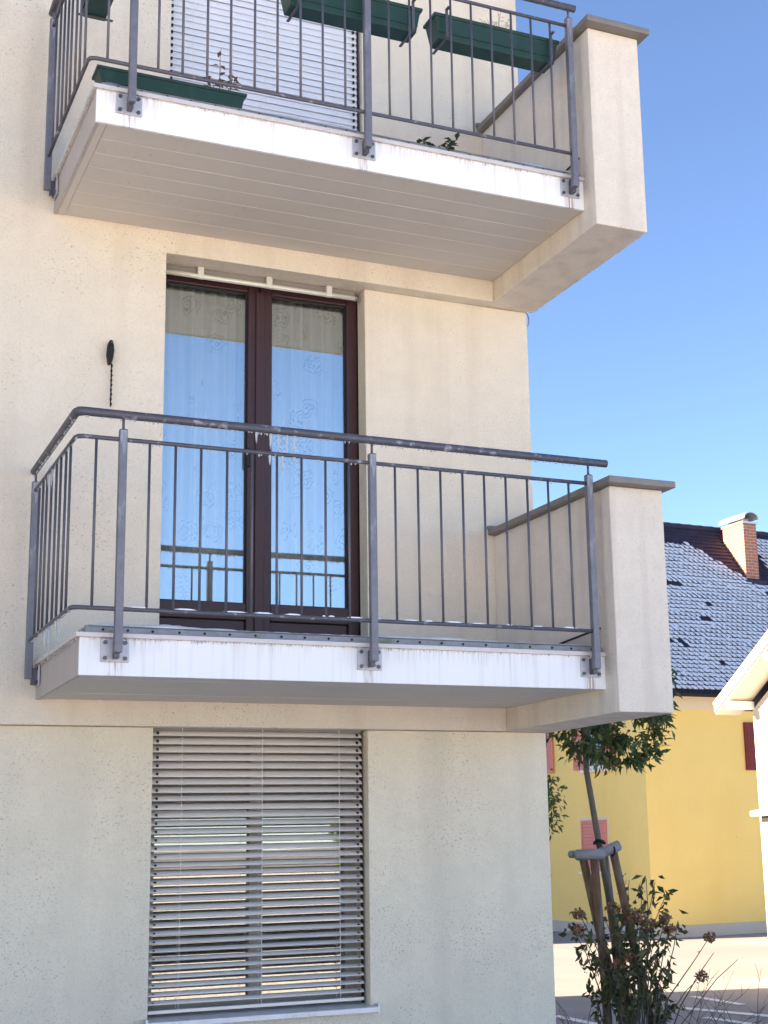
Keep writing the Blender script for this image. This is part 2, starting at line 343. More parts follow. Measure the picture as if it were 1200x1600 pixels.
# ------------------------------------------------------------------ balcony doors and the ground-floor window
YD=.15
def pz(z): return z-GZ
def balcony_door(z,lab):
    fr=MB(); x0,x1=.545,2.022; zb,zt=z+.215,z+2.664
    for b in ((x0,x0+.065,YD,YD+.09,zb,zt),(x1-.055,x1,YD,YD+.09,zb,zt),(x0+.065,x1-.055,YD,YD+.09,zt-.028,zt),(x0+.065,x1-.055,YD,YD+.09,zb,zb+.04)): fr.box(b[0],b[1],b[2],b[3],pz(b[4]),pz(b[5]))
    d=fr.build('balcony_door','wood',bld,bevel=.004); d['label']=lab
    mid=1.318
    for (a,b_,first) in ((x0+.066,mid-.004,True),(mid+.004,x1-.056,False)):
        q=MB(); st=.072; y0,y1=YD-.018,YD+.05; zz0,zz1=zb+.042,zt-.03; pb=z+.625; r=.045
        for c in ((a,a+st,zz0,zz1),(b_-st,b_,zz0,zz1),(a+st,b_-st,zz1-r,zz1),(a+st,b_-st,pb-.105,pb),(a+st,b_-st,zz0,zz0+.05)): q.box(c[0],c[1],y0,y1,pz(c[2]),pz(c[3]))
        q.build('sash','wood',d,bevel=.006)
        MB().box(a+st,b_-st,y0+.028,y0+.04,pz(zz0+.05),pz(pb-.105)).build('bottom_panel','wood',d,bevel=.003)
        MB().box(a+st-.004,b_-st+.004,y0+.030,y0+.036,pz(pb),pz(zz1-r)).build('pane','glass',d)
        g_=MB()
        for c in ((a+st,a+st+.007,pb,zz1-r),(b_-st-.007,b_-st,pb,zz1-r),(a+st+.007,b_-st-.007,zz1-r-.007,zz1-r)): g_.box(c[0],c[1],y0+.014,y0+.028,pz(c[2]),pz(c[3]))
        g_.build('gasket','wood_dark',d)
    MB().box(mid-.028,mid+.028,YD-.032,YD-.019,pz(zb+.06),pz(zt-.07)).build('meeting_strip','wood',d,bevel=.005)
    h=MB().box(mid-.085,mid-.055,YD-.032,YD-.019,pz(z+1.46),pz(z+1.58)).build('handle_plate','black',d,bevel=.004)
    return d
balcony_door(0,'dark red-brown double balcony door reflecting blue sky')
balcony_door(H,'double balcony door behind the closed pale blind')
# window
q=MB(); yw=.16
for c in ((WX0,WX0+.07,WZ0,WZ1),(WX1-.07,WX1,WZ0,WZ1),(WX0+.07,WX1-.07,WZ1-.07,WZ1),(WX0+.07,WX1-.07,WZ0,WZ0+.07),(1.28,1.36,WZ0+.07,WZ1-.07)): q.box(c[0],c[1],yw,yw+.08,pz(c[2]),pz(c[3]))
win=q.build('window','winframe',bld,bevel=.004); win['label']='pale framed ground floor window behind the open slats'
for a,b_ in ((WX0+.07,1.28),(1.36,WX1-.07)): MB().box(a,b_,yw+.03,yw+.036,pz(WZ0+.07),pz(WZ1-.07)).build('pane','glass_win',win)
sl=MB(); sl.prism([(G-.055,pz(WZ0-.028)),(G-.055,pz(WZ0+.0)),(G-.05,pz(WZ0+.003)),(yw+.0,pz(WZ0+.03)),(yw,pz(WZ0+.0)),(G-.002,pz(WZ0-.028))],'x',WX0-.02,WX1+.035)
sill=sl.build('window_sill','sill',bld,bevel=.002)
MB().box(WX1+.024,WX1+.036,G-.057,G+.02,pz(WZ0-.032),pz(WZ0+.016)).build('sill_end_cap','sill',sill)
MB().box(WX0-.022,WX0-.010,G-.057,G-.002,pz(WZ0-.032),pz(WZ0+.016)).build('sill_end_cap','sill',sill)
# room behind the glass
bp('room_wall',[(.2,3.0,3.5,3.6,.2,2.6),(.2,3.0,3.5,3.6,-2.6,-.3)],'plinth',0)

# lace curtains behind the door glass
def curtain(x0,x1,z,lab):
    q=MB(); n=60; z0,z1=z+.3,z+2.62
    for i in range(n+1):
        x=x0+(x1-x0)*i/n; y=.27+.022*math.sin(i*.95)+.014*math.sin(i*.37+1)
        q.v+=[(x,y,z0),(x,y,z1)]
        if i: k=2*i; q.f.append((k-2,k,k+1,k-1))
    o=q.build('lace_curtain','curtain',smooth=True); sm=o.modifiers.new('thick','SOLIDIFY'); sm.thickness=.004
    return tag(o,lab,'curtain','lace curtains behind the balcony door')
curtain(.66,1.29,0,'cream lace curtain hanging behind the left pane of the balcony door')
curtain(1.31,1.93,0,'cream lace curtain hanging behind the right pane of the balcony door')

# ------------------------------------------------------------------ blinds
def slat_mesh(x0,x1,wd=.075):
    # shallow curved slat with rolled lips, lying flat; the object is turned to its tilt
    q=MB(); prof=[(-wd/2,-.004)]
    for i in range(7): t=i/6-.5; prof.append((t*wd,.007*(1-(2*t)**2)))
    prof.append((wd/2,-.004)); low=[(y,z-.0018) for y,z in prof]
    q.prism(prof+low[::-1],'x',x0,x1)
    return q
def venetian_blind(lab,x0,x1,yc,ztop,n,pitch,m,cords,group,t0,t1):
    t=thing('venetian_blind',lab,'blind',((x0+x1)/2,yc,ztop-n*pitch),group)
    L=t.location.copy(); base=None
    for i in range(n):
        z=ztop-.03-i*pitch-L.z
        if base is None: base=slat_mesh(x0-L.x,x1-L.x).build('slat',m,t); o=base
        else: o=base.copy(); COL.objects.link(o); o.parent=t
        o.location=(random.uniform(-.001,.001),0,z)
        o.rotation_euler=(R(t0+(t1-t0)*i/(n-1))+random.uniform(-.02,.02),random.uniform(-.0012,.0012),0)
    zb=ztop-.03-n*pitch-L.z
    MB().box(x0-L.x,x1-L.x,-.035,.035,zb-.012,zb+.006).build('bottom_rail',m,t,bevel=.003)
    MB().box(x0-L.x,x1-L.x,-.03,.03,ztop-L.z-.022,ztop-L.z+.02).build('head_rail','head',t,bevel=.003)
    for cx in cords:
        MB().tube([(cx-L.x,-.047,zb),(cx-L.x,-.047,ztop-L.z)],.0016,5).build('ladder_cord','cord',t)
        MB().tube([(cx-L.x+.01,.047,zb),(cx-L.x+.01,.047,ztop-L.z)],.0016,5).build('ladder_cord','cord',t)
    # guide pins at both ends of every slat run along a dark rail
    for xx in (x0-.004,x1+.004):
        MB().box(xx-L.x-.004,xx-L.x+.004,-.012,.012,zb-.06,ztop-L.z+.02).build('guide_rail','wood_dark',t)
    pins=MB()
    for i in range(n):
        z=ztop-.03-i*pitch-L.z
        for xx in (x0+.028,x1-.028): pins.box(xx-L.x-.006,xx-L.x+.006,-.03,-.018,z-.014,z+.002)
    pins.build('slat_pins','black',t,kind='stuff')
    return t
venetian_blind('half open pale grey slatted blind in front of the ground floor window',WX0+.012,WX1-.018,G+.055+.03,-.125,33,.0455,'slat',(.83,1.30,1.77),'slatted window blinds',32,8)
venetian_blind('closed white slatted blind behind the upper balcony railing',.675,1.945,.05,5.42,54,.0455,'slat_up',(.83,1.31,1.79),'slatted window blinds',70,70)
# raised blind over the door
rb=thing('raised_blind','raised blind with pale bottom bar at the top of the brown door','blind',(1.31,.05,2.55))
MB().box(-.66,.615,.004,.016,.062,.113).build('head_panel','head',rb)
st_=MB()
for i in range(5): st_.box(-.655,.60,.018,.075,.108-.007*i-.004,.108-.007*i)
st_.build('stacked_slats','slat',rb)
bb=MB(); bb.tube([(-.66,-.012,.057),(.606,-.012,.057)],.0155,12); bb.build('bottom_bar','bar',rb,smooth=True)
MB().tube([(.6065,-.012,.057),(.618,-.012,.057)],.019,12).build('end_cap','head',rb)
for x in (-.40,.035,.43):
    MB().box(x-.019,x+.019,-.0295,.003,.043,.114).build('bracket','bar',rb,bevel=.004)

# ------------------------------------------------------------------ balconies
YF=-1.298; XR=2.8395; XP=3.1855; YP=-1.424
def balcony(z,lab,name_lab):
    t=thing('balcony',lab,'balcony',(1.42,-.7,z),'stacked balconies'); L=t.location
    def b(name,x0,x1,y0,y1,z0,z1,m,par=None,bev=.003):
        pl=par.location if par else None
        return MB().box(x0-L.x,x1-L.x,y0-L.y,y1-L.y,z0-L.z,z1-L.z).build(name,m,par or t,bevel=bev)
    b('slab',.02,XR-.002,YF+.02,A-.002,z+.012,z+.19,'plinth',bev=0)
    fa=b('fascia',0,XR-.001,YF,YF+.018,z,z+.182,'fascia',bev=.002)
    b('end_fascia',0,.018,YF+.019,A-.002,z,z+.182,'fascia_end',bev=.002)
    # soffit boards with fine joints, running along the facade
    n=7; y0,y1=YF+.019,A-.003; wd=(y1-y0)/n
    for i in range(n):
        b('soffit_board',.062,XR-.003,y0+i*wd+.003,y0+(i+1)*wd-.003,z+.004+random.uniform(0,.0012),z+.011,'soffit',bev=.0012)
    b('soffit_edge_trim',.019,.058,y0,y1,z+.001,z+.011,'soffit',bev=.002)
    b('joint_strip',.06,XR-.004,y0,y1,z+.0065,z+.0115,'soffit_gap',bev=0)
    # drip edge round the slab
    dr=MB(); o=.02
    dr.box(-o-L.x,XR-.002-L.x,YF-o-L.y,YF+.0-L.y,z+.178-L.z,z+.2-L.z); dr.box(-o-L.x,0-L.x,YF+.0005-L.y,A-.002-L.y,z+.178-L.z,z+.2-L.z)
    dr.box(-o-L.x+.001,XR-.003-L.x,YF-.0-L.y,A-.003-L.y,z+.193-L.z,z+.1995-L.z)
    dr.build('drip_edge','drip',t,bevel=.002)
    # perforated drainage profile standing at the floor edge
    pr=MB(); pr.prism([(YF+.012-L.y,z+.2005-L.z),(YF+.018-L.y,z+.232-L.z),(YF+.032-L.y,z+.240-L.z),(YF+.06-L.y,z+.240-L.z),(YF+.06-L.y,z+.2005-L.z)],'x',.03-L.x,XR-.004-L.x)
    pr.prism([(.012-L.x,z+.2005-L.z),(.018-L.x,z+.228-L.z),(.045-L.x,z+.236-L.z),(.06-L.x,z+.2005-L.z)],'y',YF+.06-L.y,A-.004-L.y)
    prof=pr.build('drainage_profile','profile',t,bevel=.003)
    hole=None; x=.11
    while x<XR-.06:
        if hole is None: hole=MB().tube([(0,-.006,0),(0,.004,0)],.006,8).build('drain_hole','dark',prof); h=hole
        else: h=hole.copy(); COL.objects.link(h); h.parent=prof
        h.location=(x-L.x,YF+.0165-L.y,z+.218-L.z); x+=.124+random.uniform(-.012,.012)
    # snow on the floor and a crust of old snow on the profile
    b('floor_snow',.065,XR-.006,YF+.062,-.003,z+.2005,z+.214,'snow',bev=.004)
    cr=MB(); nseg=110; prev=None
    for i in range(nseg+1):
        x=.05+(XR-.08)*i/nseg; hgt=.004+.010*max(0,math.sin(i*.11+z)+.35*math.sin(i*.53))+random.uniform(0,.003)
        cr.v+=[(x-L.x,YF+.026-L.y,z+.239-L.z),(x-L.x,YF+.04-L.y,z+.239+hgt-L.z),(x-L.x,YF+.06-L.y,z+.239-L.z)]
        if i: k=3*i; cr.f+=[(k-3,k,k+1,k-2),(k-2,k+1,k+2,k-1)]
    cr.build('snow_crust','snow',t,smooth=True,kind='stuff')
    # fringe of tiny icicles below the drip edge
    fr=MB(); x=-.015
    while x<XR-.05:
        if random.random()<.78 and (x<1.5 or random.random()<.5):
            l=random.uniform(.004,.016)*(1.6 if random.random()<.08 else 1); r=random.uniform(.0025,.0055)
            fr.tube([(x-L.x,YF-.012-L.y,z+.179-L.z),(x-L.x,YF-.012-L.y,z+.179-l*.5-L.z),(x-L.x,YF-.012-L.y,z+.179-l-L.z)],[r,r*.7,.0006],5)
        x+=random.uniform(.011,.026)
    y=YF+.03
    while y<A-.1:
        if random.random()<.6:
            l=random.uniform(.004,.03); r=random.uniform(.0025,.005); fr.tube([(-.012-L.x,y-L.y,z+.179-L.z),(-.012-L.x,y-L.y,z+.179-l-L.z)],[r,.0006],5)
        y+=random.uniform(.012,.03)
    fr.build('icicle_fringe','ice',t,smooth=True,kind='stuff')
    pw=b('parapet_wall',XR,XP,YP,-.002,z-.133,z+1.113,'parapet',bev=.007)
    cp=MB(); c0,c1=z+1.114-L.z,z+1.152-L.z
    cp.box(XR-.044-L.x,XP+.044-L.x,YP-.075-L.y,-.004-L.y,c0,c1)
    cpo=cp.build('coping','coping',pw,bevel=.006)
    MB().box(XR-.05-L.x,XR+.03-L.x,-.03-L.y,-.003-L.y,c1+.0005,c1+.022).build('coping_upstand','coping',pw,bevel=.003)
    # corner flashing where slab meets the parapet
    fl=MB(); fl.prism([(YF+.02-L.y,z+.202-L.z),(YF+.02-L.y,z+.335-L.z),(YF+.06-L.y,z+.345-L.z),(A-.04-L.y,z+.27-L.z),(A-.04-L.y,z+.215-L.z)],'x',XR-.008-L.x,XR-.001-L.x)
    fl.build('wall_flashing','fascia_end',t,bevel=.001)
    ed=MB(); ed.tube([(XR-.010-L.x,YF+.02-L.y,z+.338-L.z),(XR-.010-L.x,A-.04-L.y,z+.272-L.z)],.006,6); ed.build('flashing_lip','black',t)
    return t
balcony(0,'lower balcony with white fascia and snow crusted edge, below the brown door',0)
balcony(H,'upper balcony with boarded soffit seen from below, above the brown door',0)

# ------------------------------------------------------------------ railings
PY=-1.3677; PX=(.1642,1.4518,2.7431); P0X,P0Y=-.0564,-.1964
def railing(z,lab):
    t=thing('balcony_railing',lab,'railing',(1.4,PY,z),'balcony railings'); L=t.location
    l=lambda p:(p[0]-L.x,p[1]-L.y,p[2]-L.z)
    post=None; half=.019
    def mk_post():
        q=MB(); q.box(-half,half,-half,half,.1,1.176); n=len(q.v)
        # shallow pyramid cap
        q.v+=[(-half,-half,1.1762),(half,-half,1.1762),(half,half,1.1762),(-half,half,1.1762),(0,0,1.186)]
        q.f+=[(n,n+1,n+4),(n+1,n+2,n+4),(n+2,n+3,n+4),(n+3,n,n+4)]
        return q.build('post','galv',t,bevel=.005)
    plate=None
    for i,(px_,py_) in enumerate([(PX[0],PY),(PX[1],PY),(PX[2],PY),(P0X,P0Y)]):
        if post is None: post=mk_post(); o=post
        else: o=post.copy(); COL.objects.link(o); o.parent=t
        o.location=(px_-L.x,py_-L.y,0)
        MB().tube([(px_-L.x,py_-L.y,1.18),(px_-L.x,py_-L.y,1.24)],.0068,8).build('handrail_pin','galv_bal',t,smooth=True)
        if i<3:
            wdt=.066 if i<2 else .06
            pl=MB().box(-wdt,wdt,-.005,.005,-.055,.055).build('base_plate','plate',t,bevel=.002); pl.location=(px_-L.x,YF-.0065-L.y,.118)
            for bx_ in (-.047,.047):
                for bz in (-.037,.037): MB().tube([(bx_,-.013,bz),(bx_,-.004,bz)],.0105,6).build('bolt','bolt',pl)
            MB().box(-.012,.012,-.052,-.006,-.042,.044).build('weld_lug','bolt',pl,bevel=.002)
        else:
            pl=MB().box(-.005,.005,-.05,.05,-.055,.055).build('base_plate','plate',t,bevel=.002); pl.location=(-.0085-L.x,py_-L.y,.118)
            MB().box(-.035,-.006,-.012,.012,-.05,.04).build('weld_lug','bolt',pl,bevel=.002)
            for by in (-.036,.036):
                for bz in (-.037,.037): MB().tube([(-.013,by,bz),(-.004,by,bz)],.0105,6).build('bolt','bolt',pl)
    def corner(zz,xe,yw):
        return [l((P0X,yw,zz+L.z)),l((P0X,PY+.035,zz+L.z)),l((P0X+.010,PY+.010,zz+L.z)),l((P0X+.035,PY,zz+L.z)),l((xe,PY,zz+L.z))]
    xe=2.862 if z==0 else XR-.05
    hr=corner(1.2525,xe,A-.03 if z==0 else A-.03)
    # subdivide the long straights so the tube can carry small unevenness
    MB().tube(hr,.0212,14).build('handrail','galv_rail',t,smooth=True)
    for zz in (1.129,.306):
        MB().tube(corner(zz,PX[2]-.016,P0Y),.0105,10).build('top_rail' if zz>1 else 'bottom_rail','galv_rail',t,smooth=True)
    bal=None; sp=[]
    st=(PX[1]-PX[0])/10
    sp+=[(PX[0]-st,PY)]
    for k in (0,1):
        for i in range(1,10): sp.append((PX[k]+(PX[k+1]-PX[k])*i/10,PY))
    for i in range(1,9): sp.append((P0X,P0Y+(PY-P0Y)*i/9))
    for (x,y) in sp:
        if bal is None: bal=MB().tube([(0,0,.31),(0,0,1.125)],.0068,8).build('baluster','galv_bal',t,smooth=True); o=bal
        else: o=bal.copy(); COL.objects.link(o); o.parent=t
        o.location=(x-L.x+random.uniform(-.002,.002),y-L.y,0)
    if z==0:
        # rime and frozen drops under the rails
        dr=MB()
        def drops(p,q_,r0,n,dens):
            p=Vector(p);q_=Vector(q_)
            for i in range(n):
                if random.random()>dens: continue
                c=p.lerp(q_,random.random()); l_=random.uniform(.004,.013); r=random.uniform(.003,.006)
                dr.tube([c+Vector((0,0,-r0+.003)),c+Vector((0,0,-r0-l_*.6)),c+Vector((0,0,-r0-l_))],[r,r*.8,.0008],6)
        drops(hr[-2],hr[-1],.0212,150,.9); drops(hr[0],hr[1],.0212,60,.9)
        drops(l((P0X,P0Y,z+1.129)),l((P0X,PY,z+1.129)),.0105,40,.9); drops(l((.2,PY,z+1.129)),l((2.7,PY,z+1.129)),.0105,60,.8); drops(l((P0X,P0Y,z+.306)),l((P0X,PY,z+.306)),.0105,40,.9)
        dr.build('frozen_drops','ice',t,smooth=True,kind='stuff')
        cr=MB(); x=.2
        while x<2.65:
            w_=random.uniform(.02,.16); hh=random.uniform(.001,.006)
            cr.tube([l((x,PY,z+.3145)),l((x+w_*.3,PY,z+.3145+hh*.6)),l((x+w_*.7,PY,z+.3145+hh*.5)),l((x+w_,PY,z+.3145))],[.002,.006,.006,.002],6); x+=w_+random.uniform(.01,.12)
        cr.build('rail_snow','snow',t,smooth=True,kind='stuff')
    return t
railing(0,'grey steel railing of the lower balcony with icicles under its handrail')
railing(H,'blue-grey steel railing of the upper balcony with green planters hung inside it')

# icicles big enough to pick out
ic=[]
for (x,l_) in ((.905,.085),(.945,.10),(.99,.13),(1.03,.115),(.83,.06)): ic.append((x,PY,1.2525-.019,l_))
for (x,l_) in ((.90,.055),(.965,.075),(1.03,.03)): ic.append((x,PY,1.129-.009,l_))
for (y,l_) in ((-.95,.12),(-.84,.16),(-.73,.10),(-.60,.07)): ic.append((P0X,y,1.129-.009,l_))
for (y,l_) in ((-1.05,.13),(-.98,.05),(-.80,.16),(-.72,.06),(-.66,.10)): ic.append((P0X,y,.306-.009,l_))
ORD=['first','second','third','fourth','fifth']
rank={}
for k in ic:
    same=sorted([j for j in ic if (j[1]==PY)==(k[1]==PY) and j[2]==k[2]],key=lambda j:(j[0],j[1])); rank[k]=same.index(k)
for k in ic:
    (x,y,z,l_)=k; q=MB(); kx=random.uniform(-.004,.004); q.tube([(0,0,.004),(kx*.3,0,-l_*.3),(kx,0,-l_*.7),(kx*.6,0,-l_)],[.0075,.0062,.0042,.0007],7)
    o=q.build('icicle','ice',smooth=True,loc=(x,y,z)); n_=ORD[rank[k]]
    if y==PY: lab='clear icicle below the front handrail before the brown door, %s from the left'%n_ if z>1.2 else 'short icicle below the upper front rail before the brown door, %s from the left'%n_
    else: lab='thin icicle below the upper side rail of the lower balcony, %s from the corner'%n_ if z>1 else 'thin icicle below the bottom side rail of the lower balcony, %s from the corner'%n_
    tag(o,lab,'icicle','icicles on the lower railing')

# ------------------------------------------------------------------ planters and their plants
def planter(lab,c,ln,hang=True,rz=0,hgt=.15,wt=.17,wb=.12):
    t=thing('planter',lab,'planter',c,'green balcony planters'); t.rotation_euler=(0,0,rz)
    q=MB(); n=len(q.v); h=ln/2
    # tapered trough: outer shell, rim, inner shell
    rings=[(h-.035,wb/2,0),(h-.012,wt/2-.012,hgt*.86),(h-.002,wt/2-.002,hgt*.87),(h,wt/2,hgt),(h-.012,wt/2-.012,hgt),(h-.02,wt/2-.02,hgt-.03)]
    for (a,b_,z_) in rings: q.v+=[(-a,-b_,z_),(a,-b_,z_),(a,b_,z_),(-a,b_,z_)]
    for r_ in range(len(rings)-1):
        for k in range(4): a=n+4*r_+k; b_=n+4*r_+(k+1)%4; q.f.append((a,b_,b_+4,a+4))
    q.f.append((n+3,n+2,n+1,n))
    q.build('trough','planter',t,bevel=.009,seg=3)
    rb=MB()
    for (a,b_,z_,e) in ((h-.03+.001,wb/2+.008,.042,.003),): rb.box(-a,a,-b_-e,-b_+e,z_-.004,z_+.004)
    rb.build('moulded_rib','planter',t,bevel=.002)
    MB().box(-h+.022,h-.022,-wt/2+.022,wt/2-.022,hgt-.05,hgt-.026).build('soil','soil',t)
    if hang:
        for x in (-h+.07,h-.07):
            s_=MB(); s_.box(x-.008,x+.008,-wt/2-.018,-wt/2-.012,-.004,hgt+.02); s_.box(x-.008,x+.008,-wt/2-.012,wt/2+.012,-.010,-.004); s_.box(x-.008,x+.008,-wt/2-.05,-wt/2-.0185,hgt+.012,hgt+.02)
            s_.build('hanger','galv_bal',t)
    return t
planter('green planter hung inside the upper railing, beside the parapet',(2.30,PY+.135,H+.905),.82)
planter('green planter hung inside the upper railing, above its middle post',(1.41,PY+.135,H+.905),.82)
planter('dark planter hung at the left corner of the upper railing',(P0X+.135,-.95,H+.905),.5,rz=R(-90))
planter('green planter standing on the floor at the upper balcony edge',(.405,PY+.185,H+.215),.80,hang=False,hgt=.125,wt=.15)
def twig_plant(name,lab,base,h,n,m,leafm,ll,lw,spread,cat,leaves=10,upright=.8,group=None):
    t=thing(name,lab,cat,base,group); s_=MB(); lf=MB(); rng=random.Random(hash(lab)%1000 if False else len(lab)*7+int(base[0]*100))
    for i in range(n):
        a=rng.uniform(0,6.28); d=Vector((math.cos(a)*spread,math.sin(a)*spread,upright)).normalized(); p=Vector((rng.uniform(-.03,.03),rng.uniform(-.03,.03),-.01)); pts=[p.copy()]
        hh=h*rng.uniform(.55,1.05)
        for k in range(5):
            d=(d+Vector((rng.uniform(-.25,.25),rng.uniform(-.25,.25),rng.uniform(-.1,.15)))).normalized(); p=p+d*hh/5; pts.append(p.copy())
        s_.tube(pts,[.0035,.003,.0026,.0022,.0017,.001],5)
        for k in range(leaves):
            u=rng.uniform(.25,1)*5; j=min(4,int(u)); q=pts[j].lerp(pts[j+1],u-j); a2=rng.uniform(0,6.28)
            lf.leaf(q,Vector((math.cos(a2),math.sin(a2),rng.uniform(-.5,.6))),ll*rng.uniform(.6,1.2),lw*rng.uniform(.7,1.2),Vector((0,0,1)))
    s_.build('stems',m,t); lf.build('leaves',leafm,t,kind='stuff')
    return t
twig_plant('dry_plant','withered brown plant in the floor planter of the upper balcony',(.69,PY+.185,H+.31),.26,5,'dry','dry',.05,.022,.35,'plant',8)
twig_plant('leafy_plant','small dark green plant on the upper balcony floor by the parapet',(1.93,PY+.14,H+.215),.15,7,'leafdark','leafdark',.06,.028,1.3,'plant',9,.9)
twig_plant('straw_plant','pale dried grass sticking out of the planter beside the parapet',(2.33,PY+.135,H+1.02),.17,34,'straw','straw',.03,.008,.55,'plant',3)

# ------------------------------------------------------------------ small things on the wall
hk=thing('wall_bracket','black iron bracket with hanging chain on the wall left of the door','bracket',(.345,A-.003,1.68))
q=MB(); q.prism([(-.012,.24),(-.022,.30),(-.018,.36),(-.009,.386),(.006,.386),(.014,.36),(.018,.325),(.011,.27),(.004,.245)],'y',-.045,.001); q.build('hook_plate','black',hk,bevel=.008,seg=3)
MB().tube([(.0,-.046,.37),(.0,-.05,.362)],.006,8).build('rivet','bolt',hk)
for i in range(9):
    z0=.25-.0285*i
    MB().tube([(.006+.0012*(i%2),-.022,z0),(.0085-.002*(i%2),-.026,z0-.015),(.006+.0012*(i%2),-.022,z0-.030)],[.0035,.0068,.0035],6).build('chain_link','black',hk,smooth=True)
cb=MB().tube([(3.128,-.012,2.66),(3.142,-.012,2.635),(3.147,-.012,2.61),(3.143,-.012,2.585),(3.134,-.012,2.565)],.003,6).build('cable_loop','galv_bal',smooth=True)
tag(cb,'short loop of cable at the wall corner under the upper balcony','cable')

# ------------------------------------------------------------------ yellow house
HX,HY=16.94,20.44; HX1=31.; HYB=HY+6.8
yh=thing('yellow_house','yellow house with red shutters and a snow dusted tile roof','house',(HX,HY,GZ)); yh.rotation_euler=(0,0,R(2.5))
def hb(name,x0,x1,y0,y1,z0,z1,m,par=None,bev=.01): return MB().box(x0-HX,x1-HX,y0-HY,y1-HY,z0-GZ,z1-GZ).build(name,m,par or yh,bevel=bev)
EZ=2.47; EY=HY-.5; TANP=1.26; RY=HY+3.4; RZ=EZ+(RY-EY)*TANP
q=MB(); hw0,hw1=HY,HYB
q.prism([(0,0),(HYB-HY,0),(HYB-HY,EZ-.12-GZ),(3.4,RZ-.25-GZ),(0,2.52-GZ)],'x',0,HX1-HX); q.build('wall','yellow',yh)
hb('frieze',HX-.012,HX1,HY-.02,HY-.001,2.14,2.48,'frieze',bev=0)
hb('plinth',HX-.03,HX1,HY-.03,HY-.001,GZ,GZ+.27,'plinth')
hb('plinth_side',HX-.03,HX-.001,HY-.03,HYB,GZ,GZ+.27,'plinth')
hb('eave_board',HX-.3,HX1,EY-.0,HY-.021,2.44,2.50,'eaveboard',bev=0)
# roof slopes
rf=MB(); th=.14
rf.prism([(EY-HY-.02,EZ-.06-GZ),(EY-HY-.02,EZ+.06-GZ),(RY-HY,RZ-GZ),(2*(RY-HY)-(EY-HY),EZ+.02-GZ),(2*(RY-HY)-(EY-HY),EZ-.1-GZ),(RY-HY,RZ-.16-GZ)],'x',HX-.4-HX,HX1-HX)
roof=rf.build('roof','tile',yh)
# rows of tiles, lower edge lifted over the row below
slope=math.atan(TANP); rows=44; Ls=math.hypot(RY-EY,RZ-EZ); rl=Ls/rows; tw=.16
ud=Vector((0,math.cos(slope),math.sin(slope))); nd=Vector((0,-math.sin(slope),math.cos(slope)))
tm=MB(); sm_=MB(); x0r=HX-.4
from mathutils import noise as mno
CHX0,CHX1=21.95,22.38; CHS=4.2      # chimney place on the slope
for r_ in range(rows):
    nx=int((HX1-x0r)/tw)
    for c in range(nx):
        x=x0r+(c+.5*(r_%2))*tw; 
        if x>27.5: continue
        o=Vector((x,EY-.02,EZ+.075))+ud*(r_*rl)
        lift=.042
        jit=random.uniform(-.006,.006)
        a=o+nd*(lift+jit)-ud*.02; b_=o+Vector((tw*.96,0,0))+nd*(lift+jit)-ud*.02
        t1=a+ud*(rl+.05)-nd*lift*.9; t2=b_+ud*(rl+.05)-nd*lift*.9
        mlow=(a+b_)/2-ud*.012
        n=len(tm.v); tm.v+=[tuple(v_) for v_ in (a,mlow,b_,t2,t1,a-nd*.03,mlow-nd*.03,b_-nd*.03)]
        tm.f+=[(n,n+1,n+2,n+3,n+4),(n+5,n+6,n+1,n),(n+6,n+7,n+2,n+1)]
        # snow: none near the ridge or in the sheltered strip beside the chimney
        fr_=r_/rows; s_=fr_*Ls
        top=.93+.03*mno.noise(Vector((x*.8,0,3)))
        dxc=(CHX0-x)
        if -.9<dxc<3.2: top=min(top,.63+max(0,dxc)*.19)
        if fr_>top+random.uniform(-.02,.012): continue
        pz_=mno.noise(Vector((x*.55,r_*.16,1.7)))+.6*mno.noise(Vector((x*.5,r_*.9,8.)))
        if pz_>.5 or random.random()<.02: continue
        band=max(0,mno.noise(Vector((x*.35,r_*.8,8.)))+.25)
        e=.004+random.uniform(0,.012); cut=.07+band*.14+max(0,pz_)*.05; th_=.016
        rowx=a-ud*0
        p0=a+ud*(e+cut)+nd*th_; pm=a+Vector((tw*(.42+random.uniform(-.08,.08)),0,0))+ud*e+nd*th_; p1=a+Vector((tw*.985,0,0))+ud*e+nd*th_
        p2=a+Vector((tw*.985,0,0))+ud*(rl+.03)-nd*lift*.75+nd*th_; p3=a+ud*(rl+.03)-nd*lift*.75+nd*th_
        n=len(sm_.v); sm_.v+=[tuple(v_) for v_ in (p0,pm,p1,p2,p3,pm-nd*th_,p1-nd*th_,p0-nd*th_)]
        sm_.f+=[(n,n+1,n+2,n+3,n+4),(n+5,n+6,n+2,n+1),(n+7,n+5,n+1,n)]
off=Vector((HX,HY,GZ))
for mb_ in (tm,sm_): mb_.v=[tuple(Vector(v_)-off) for v_ in mb_.v]
tm.build('roof_tiles','tile',roof,kind='stuff'); sm_.build('roof_snow','snow',roof,kind='stuff')
rg=MB(); x=HX-.4
while x<27.5:
    rg.tube([(x-HX,RY-HY,RZ+.03-GZ),(x+.36-HX,RY-HY,RZ+.03-GZ)],[.105,.12],8); x+=.36
rg.build('ridge_tiles','tile',roof,kind='stuff')
gu=MB(); gu.tube([(-.4,EY-HY-.07,EZ-.03-GZ),(12,EY-HY-.07,EZ-.03-GZ)],.06,8); gu.build('gutter','wood_dark',roof)
